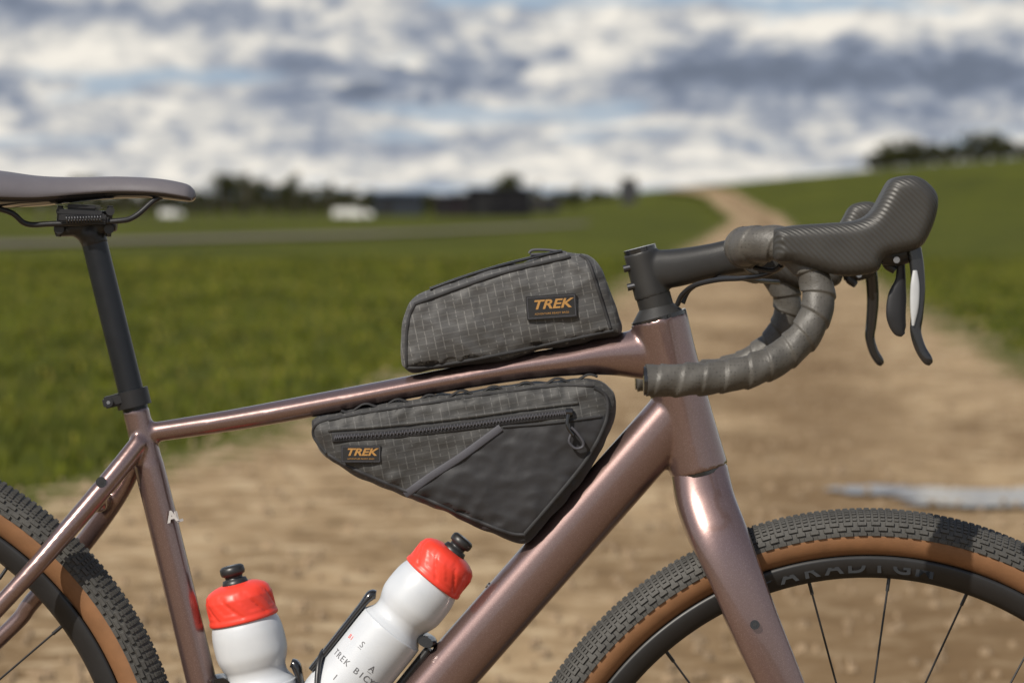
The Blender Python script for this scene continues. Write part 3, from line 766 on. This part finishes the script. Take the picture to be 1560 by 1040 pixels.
def van(x,d,L,name,hh=1.1):
    e=empty(name); c=W(x,0,d); c.z=H(c.x,c.y)
    wm=simple('white_body',(.75,.75,.73),.4,vs=1,var=.05)
    prof=[(-.5,.18),(-.5,.75),(-.46,.97),(-.2,1),(.22,.98),(.36,.70),(.49,.58),(.5,.18)]
    V=[];
    for yy in(-.9,.9): V+=[Vector((c.x+q*L,c.y+yy,c.z+hh*zz)) for q,zz in prof]
    n=len(prof); Fc=[tuple(range(n)),tuple(reversed(range(n,2*n)))]+[(i,(i+1)%n,(i+1)%n+n,i+n) for i in range(n)]
    mk('body',V,[tuple(reversed(f)) for f in Fc],wm,e,smooth=False)
    for q in(-.32,.32): cyl('wheel',(c.x+q*L,c.y-.95,c.z+hh*.2),(c.x+q*L,c.y-.7,c.z+hh*.2),hh*.2,BLKP,e)
    box('side_window',Vector((c.x+.2*L,c.y-.91,c.z+hh*.8)),(L*.14,.04,hh*.2),GLOSS,e,bev=0)
van(538,215,2.6,'white_van',.62); van(262,220,1.5,'white_car',.5)
fe=empty('wire_fence'); fm=simple('fence_post',(.07,.06,.05),.9)
prev=None
for i in range(20):
    p=W(60+i*26,0,135+i*2.5); z=H(p.x,p.y)
    cyl('post',(p.x,p.y,z),(p.x,p.y,z+1.25),.05,fm,fe,6)
    if prev:
        for hz in(.4,.8,1.15): cyl('wire',(prev[0],prev[1],prev[2]+hz),(p.x,p.y,z+hz),.012,fm,fe,4)
    prev=(p.x,p.y,z)
for x,d,h in((822,320,3.2),(505,330,3.4),(378,300,2.6)):
    e=empty('utility_pole'); p=W(x,0,d); z=H(p.x,p.y); cyl('pole',(p.x,p.y,z),(p.x,p.y,z+h),.09,fm,e,8); box('crossarm',Vector((p.x,p.y,z+h-.3)),(.9,.1,.1),fm,e,bev=0)
# ---------------- trees
BARK=simple('bark',(.06,.045,.03),.9)
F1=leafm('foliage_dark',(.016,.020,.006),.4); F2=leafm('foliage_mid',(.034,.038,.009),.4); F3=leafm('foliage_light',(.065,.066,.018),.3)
def treegeo(seed,nl=1800):
    R=random.Random(seed); V=[];Fc=[];ids=[]
    def addg(g,m):
        o=len(V); V.extend(g[0]); Fc.extend([tuple(i+o for i in f) for f in g[1]]); ids.extend([m]*len(g[1]))
    addg(sweepgeo([(0,0,-.1,.035,.035),(.01,0,.2,.028,.028),(.0,.01,.45,.02,.02),(.02,0,.75,.008,.008)],8,up=Vector((1,0,0))),0)
    cl=[]
    for k in range(12):
        a=R.random()*6.28; r=R.uniform(.08,.38); z=R.uniform(.16,.88); rr=R.uniform(.11,.20)*(1.15-.4*z)
        c=Vector((r*math.cos(a)*(1.1-.5*z),r*math.sin(a)*(1.1-.5*z),z)); cl.append((c,rr))
        addg(sweepgeo([(0,0,z*.55,.014,.014),(*(c*.6+Vector((0,0,z*.25))),.009,.009),(*c,.004,.004)],6,up=Vector((1,0,0))),0)
    for i in range(nl):
        c,rr=R.choice(cl); d=Vector((R.gauss(0,1),R.gauss(0,1),R.gauss(0,1))).normalized()
        p=c+d*rr*(.45+.65*R.random()**.6); p.z=max(p.z,.05)
        s=.022*R.uniform(.6,1.5); u=Vector((R.gauss(0,1),R.gauss(0,1),R.gauss(0,1))).normalized(); w=u.cross(d+Vector((.01,.02,.03))).normalized()
        o=len(V); V.extend((p-u*s,p-w*s*.7,p+u*s,p+w*s*.7)); Fc.append((o,o+1,o+2,o+3))
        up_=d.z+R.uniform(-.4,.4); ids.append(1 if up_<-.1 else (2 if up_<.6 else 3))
    me=bpy.data.meshes.new('tree'); me.from_pydata([tuple(q) for q in V],[],Fc)
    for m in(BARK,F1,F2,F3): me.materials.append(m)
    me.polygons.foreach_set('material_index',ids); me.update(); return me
TG=[treegeo(s) for s in(1,2,3,4)]
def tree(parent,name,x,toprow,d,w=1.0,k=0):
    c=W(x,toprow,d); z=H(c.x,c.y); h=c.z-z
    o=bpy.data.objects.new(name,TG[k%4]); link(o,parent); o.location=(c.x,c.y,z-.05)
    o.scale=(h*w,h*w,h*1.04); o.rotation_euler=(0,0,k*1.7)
dt=empty('distant_trees')
k=0
for x,row,d,w in ((335,262,500,1.2),(352,260,510,1.2),(372,264,490,1.2),(395,270,500,1.2),(412,280,500,1.2),(432,274,500,1.3),(447,263,480,1.0),(470,284,500,1.3),(495,280,470,1.2),(515,282,470,1.3),(535,284,480,1.3),(558,288,480,1.5),(600,290,480,1.4),(640,294,480,1.6),(690,292,500,1.5),(768,262,420,1.1),(780,266,430,1.0),(855,286,430,1.3),(880,282,430,1.4),(905,286,430,1.3),(930,290,430,1.4),(300,284,520,1.4),(265,286,520,1.5),(225,285,520,1.4),(190,281,520,1.3),(140,262,520,1.3),(115,268,520,1.3),(80,285,520,1.5),(40,285,520,1.5),(5,283,520,1.5),(-40,283,520,1.5),(820,288,440,1.3),(-90,283,520,1.5),(-150,278,520,1.5)):
    tree(dt,'tree',x,row,d,w,k); k+=1
for i in range(66):
    x=-200+i*18; tree(dt,'hedge_tree',x,295+4*math.sin(i*1.7),545,2.6,i)
for i in range(30):
    x=150+i*19; tree(dt,'hedge_tree',x,305+4*math.sin(i*2.3),300,2.4,i)
ht=empty('hilltop_trees')
for x,row in ((1345,220),(1362,214),(1385,210),(1410,212),(1432,218),(1455,214),(1480,202),(1500,194),(1518,200),(1540,212),(1562,216),(1590,210),(1620,206),(1660,200),(1330,232),(1470,218),(1395,218),(1530,216),(1372,224),(1420,222),(1450,224),(1500,214),(1555,220),(1350,230)):
    tree(ht,'tree',x,row,330,1.35,k); k+=1
for i in range(22):
    x=1330+i*14; tree(ht,'hedge_tree',x,232-.03*(x-1330)+4*math.sin(i*2.1),325,2.2,i)
# ================================================================= WORLD
SUN_EL=math.radians(41); az=math.radians(216)
w=bpy.data.worlds.new("World"); sc.world=w; w.use_nodes=True; nt=w.node_tree
bg=nt.nodes['Background']; STR=.1; bg.inputs[1].default_value=STR
sky=nt.nodes.new('ShaderNodeTexSky'); sky.sky_type='NISHITA'; sky.sun_disc=False; sky.sun_elevation=SUN_EL; sky.sun_rotation=az
tc=nt.nodes.new('ShaderNodeTexCoord'); sp=nt.nodes.new('ShaderNodeSeparateXYZ'); nt.links.new(tc.outputs['Generated'],sp.inputs[0])
X,Y,Z=sp.outputs
wz=math_(nt,'DIVIDE',Z,math_(nt,'ADD',math_(nt,'ABSOLUTE',Z),.2))
def vec(a,b_,c,k=(1,1,1),off=0):
    cb=nt.nodes.new('ShaderNodeCombineXYZ')
    for i,(s,kk) in enumerate(zip((a,b_,c),k)): nt.links.new(math_(nt,'MULTIPLY_ADD',s,kk,off),cb.inputs[i])
    return cb.outputs[0]
v1=vec(X,Y,wz,(26,26,24)); v2=vec(X,Y,wz,(85,85,44),3.3); v3=vec(X,Y,wz,(12,12,26),7.1)
f1=noi(nt,v1,1,5,.6,.3); f2=noi(nt,v2,1,4,.62,.3); f3=noi(nt,v3,1,3,.6,.4)
jx=math_(nt,'MULTIPLY_ADD',math_(nt,'SUBTRACT',f2,.5),.05,X); jz=math_(nt,'MULTIPLY_ADD',math_(nt,'SUBTRACT',f1,.5),.018,Z)
front=math_(nt,'GREATER_THAN',Y,0)
def blob(x,y,a,b_,wgt):
    u=math_(nt,'DIVIDE',math_(nt,'SUBTRACT',jx,(x-780)/F),a/F); vv=math_(nt,'DIVIDE',math_(nt,'SUBTRACT',jz,(310-y)/F),b_/F)
    d2=math_(nt,'ADD',math_(nt,'MULTIPLY',u,u),math_(nt,'MULTIPLY',vv,vv))
    return math_(nt,'MULTIPLY',math_(nt,'EXPONENT',math_(nt,'MULTIPLY',d2,-1)),wgt)
tot=None
for q in ((600,115,210,38,-.50),(800,85,140,26,-.36),(1150,118,340,34,-.46),(1430,105,240,46,-.38),(250,18,320,28,-.32),(15,140,75,28,-.42),(470,150,150,20,-.30),(1250,175,300,18,-.22),(650,225,420,14,-.12),
          (540,122,60,12,.52),(640,92,42,15,.54),(860,106,70,14,.54),(1150,42,330,18,.32),(560,30,90,28,.22),(110,85,150,26,.26),(750,172,170,14,.28),(780,280,900,24,.14)):
    bb_=blob(*q); tot=bb_ if tot is None else math_(nt,'ADD',tot,bb_)
tot=math_(nt,'MULTIPLY',tot,front)
t=math_(nt,'ADD',math_(nt,'MULTIPLY_ADD',math_(nt,'SUBTRACT',f1,.5),1.5,.64),math_(nt,'MULTIPLY',math_(nt,'SUBTRACT',f2,.5),1.3))
t=math_(nt,'ADD',t,tot)
cc=ramp(nt,t,[(.02,(.165,.195,.255)),(.26,(.235,.272,.35)),(.46,(.39,.415,.465)),(.64,(.63,.62,.595)),(.9,(.92,.87,.78))])
k_=nt.nodes.new('ShaderNodeVectorMath'); k_.operation='SCALE'; k_.inputs['Scale'].default_value=1/STR; nt.links.new(cc,k_.inputs[0])
tb_=None
for q in ((1340,8,260,14,-.2),(700,4,90,18,-.2),(350,118,220,8,-.16)):
    bb_=blob(*q); tb_=bb_ if tb_ is None else math_(nt,'ADD',tb_,bb_)
blue=ramp(nt,math_(nt,'ADD',math_(nt,'ADD',f3,math_(nt,'MULTIPLY',math_(nt,'MAXIMUM',math_(nt,'MULTIPLY',tot,-1),0),.5)),math_(nt,'MULTIPLY',tb_,front)),[(.36,(1,1,1)),(.46,(0,0,0))])
skc=mix(nt,.7,sky.outputs[0],(2.9,4.2,6.2))
fin=mix(nt,math_(nt,'MULTIPLY',blue,.8),k_.outputs[0],skc)
hi=ramp(nt,Z,[(.10,(0,0,0)),(.45,(.8,.8,.8))])
fin=mix(nt,hi,fin,sky.outputs[0])
fin=mix(nt,math_(nt,'LESS_THAN',Z,-.01),fin,(1.0,.85,.5))
nt.links.new(fin,bg.inputs[0])
sl=bpy.data.lights.new('sun','SUN'); sl.energy=5.0; sl.angle=math.radians(.5); sl.color=(1,.93,.82)
so=link(bpy.data.objects.new('sun',sl))
dirv=Vector((math.sin(az)*math.cos(SUN_EL),math.cos(az)*math.cos(SUN_EL),math.sin(SUN_EL)))
so.rotation_euler=dirv.to_track_quat('Z','Y').to_euler()
# ================================================================= CAMERA
cd=bpy.data.cameras.new('camera'); cam=link(bpy.data.objects.new('camera',cd)); sc.camera=cam
cam.location=(0,-D,ZC); cam.rotation_euler=(math.pi/2,0,0)
cd.sensor_width=36; cd.lens=36*F/1560; cd.shift_y=-210/1560; cd.clip_end=4000; cd.clip_start=.05
cd.dof.use_dof=True; cd.dof.focus_distance=2.92; cd.dof.aperture_fstop=7.6
sc.view_settings.view_transform='Standard'; sc.view_settings.look='None'; sc.view_settings.exposure=0
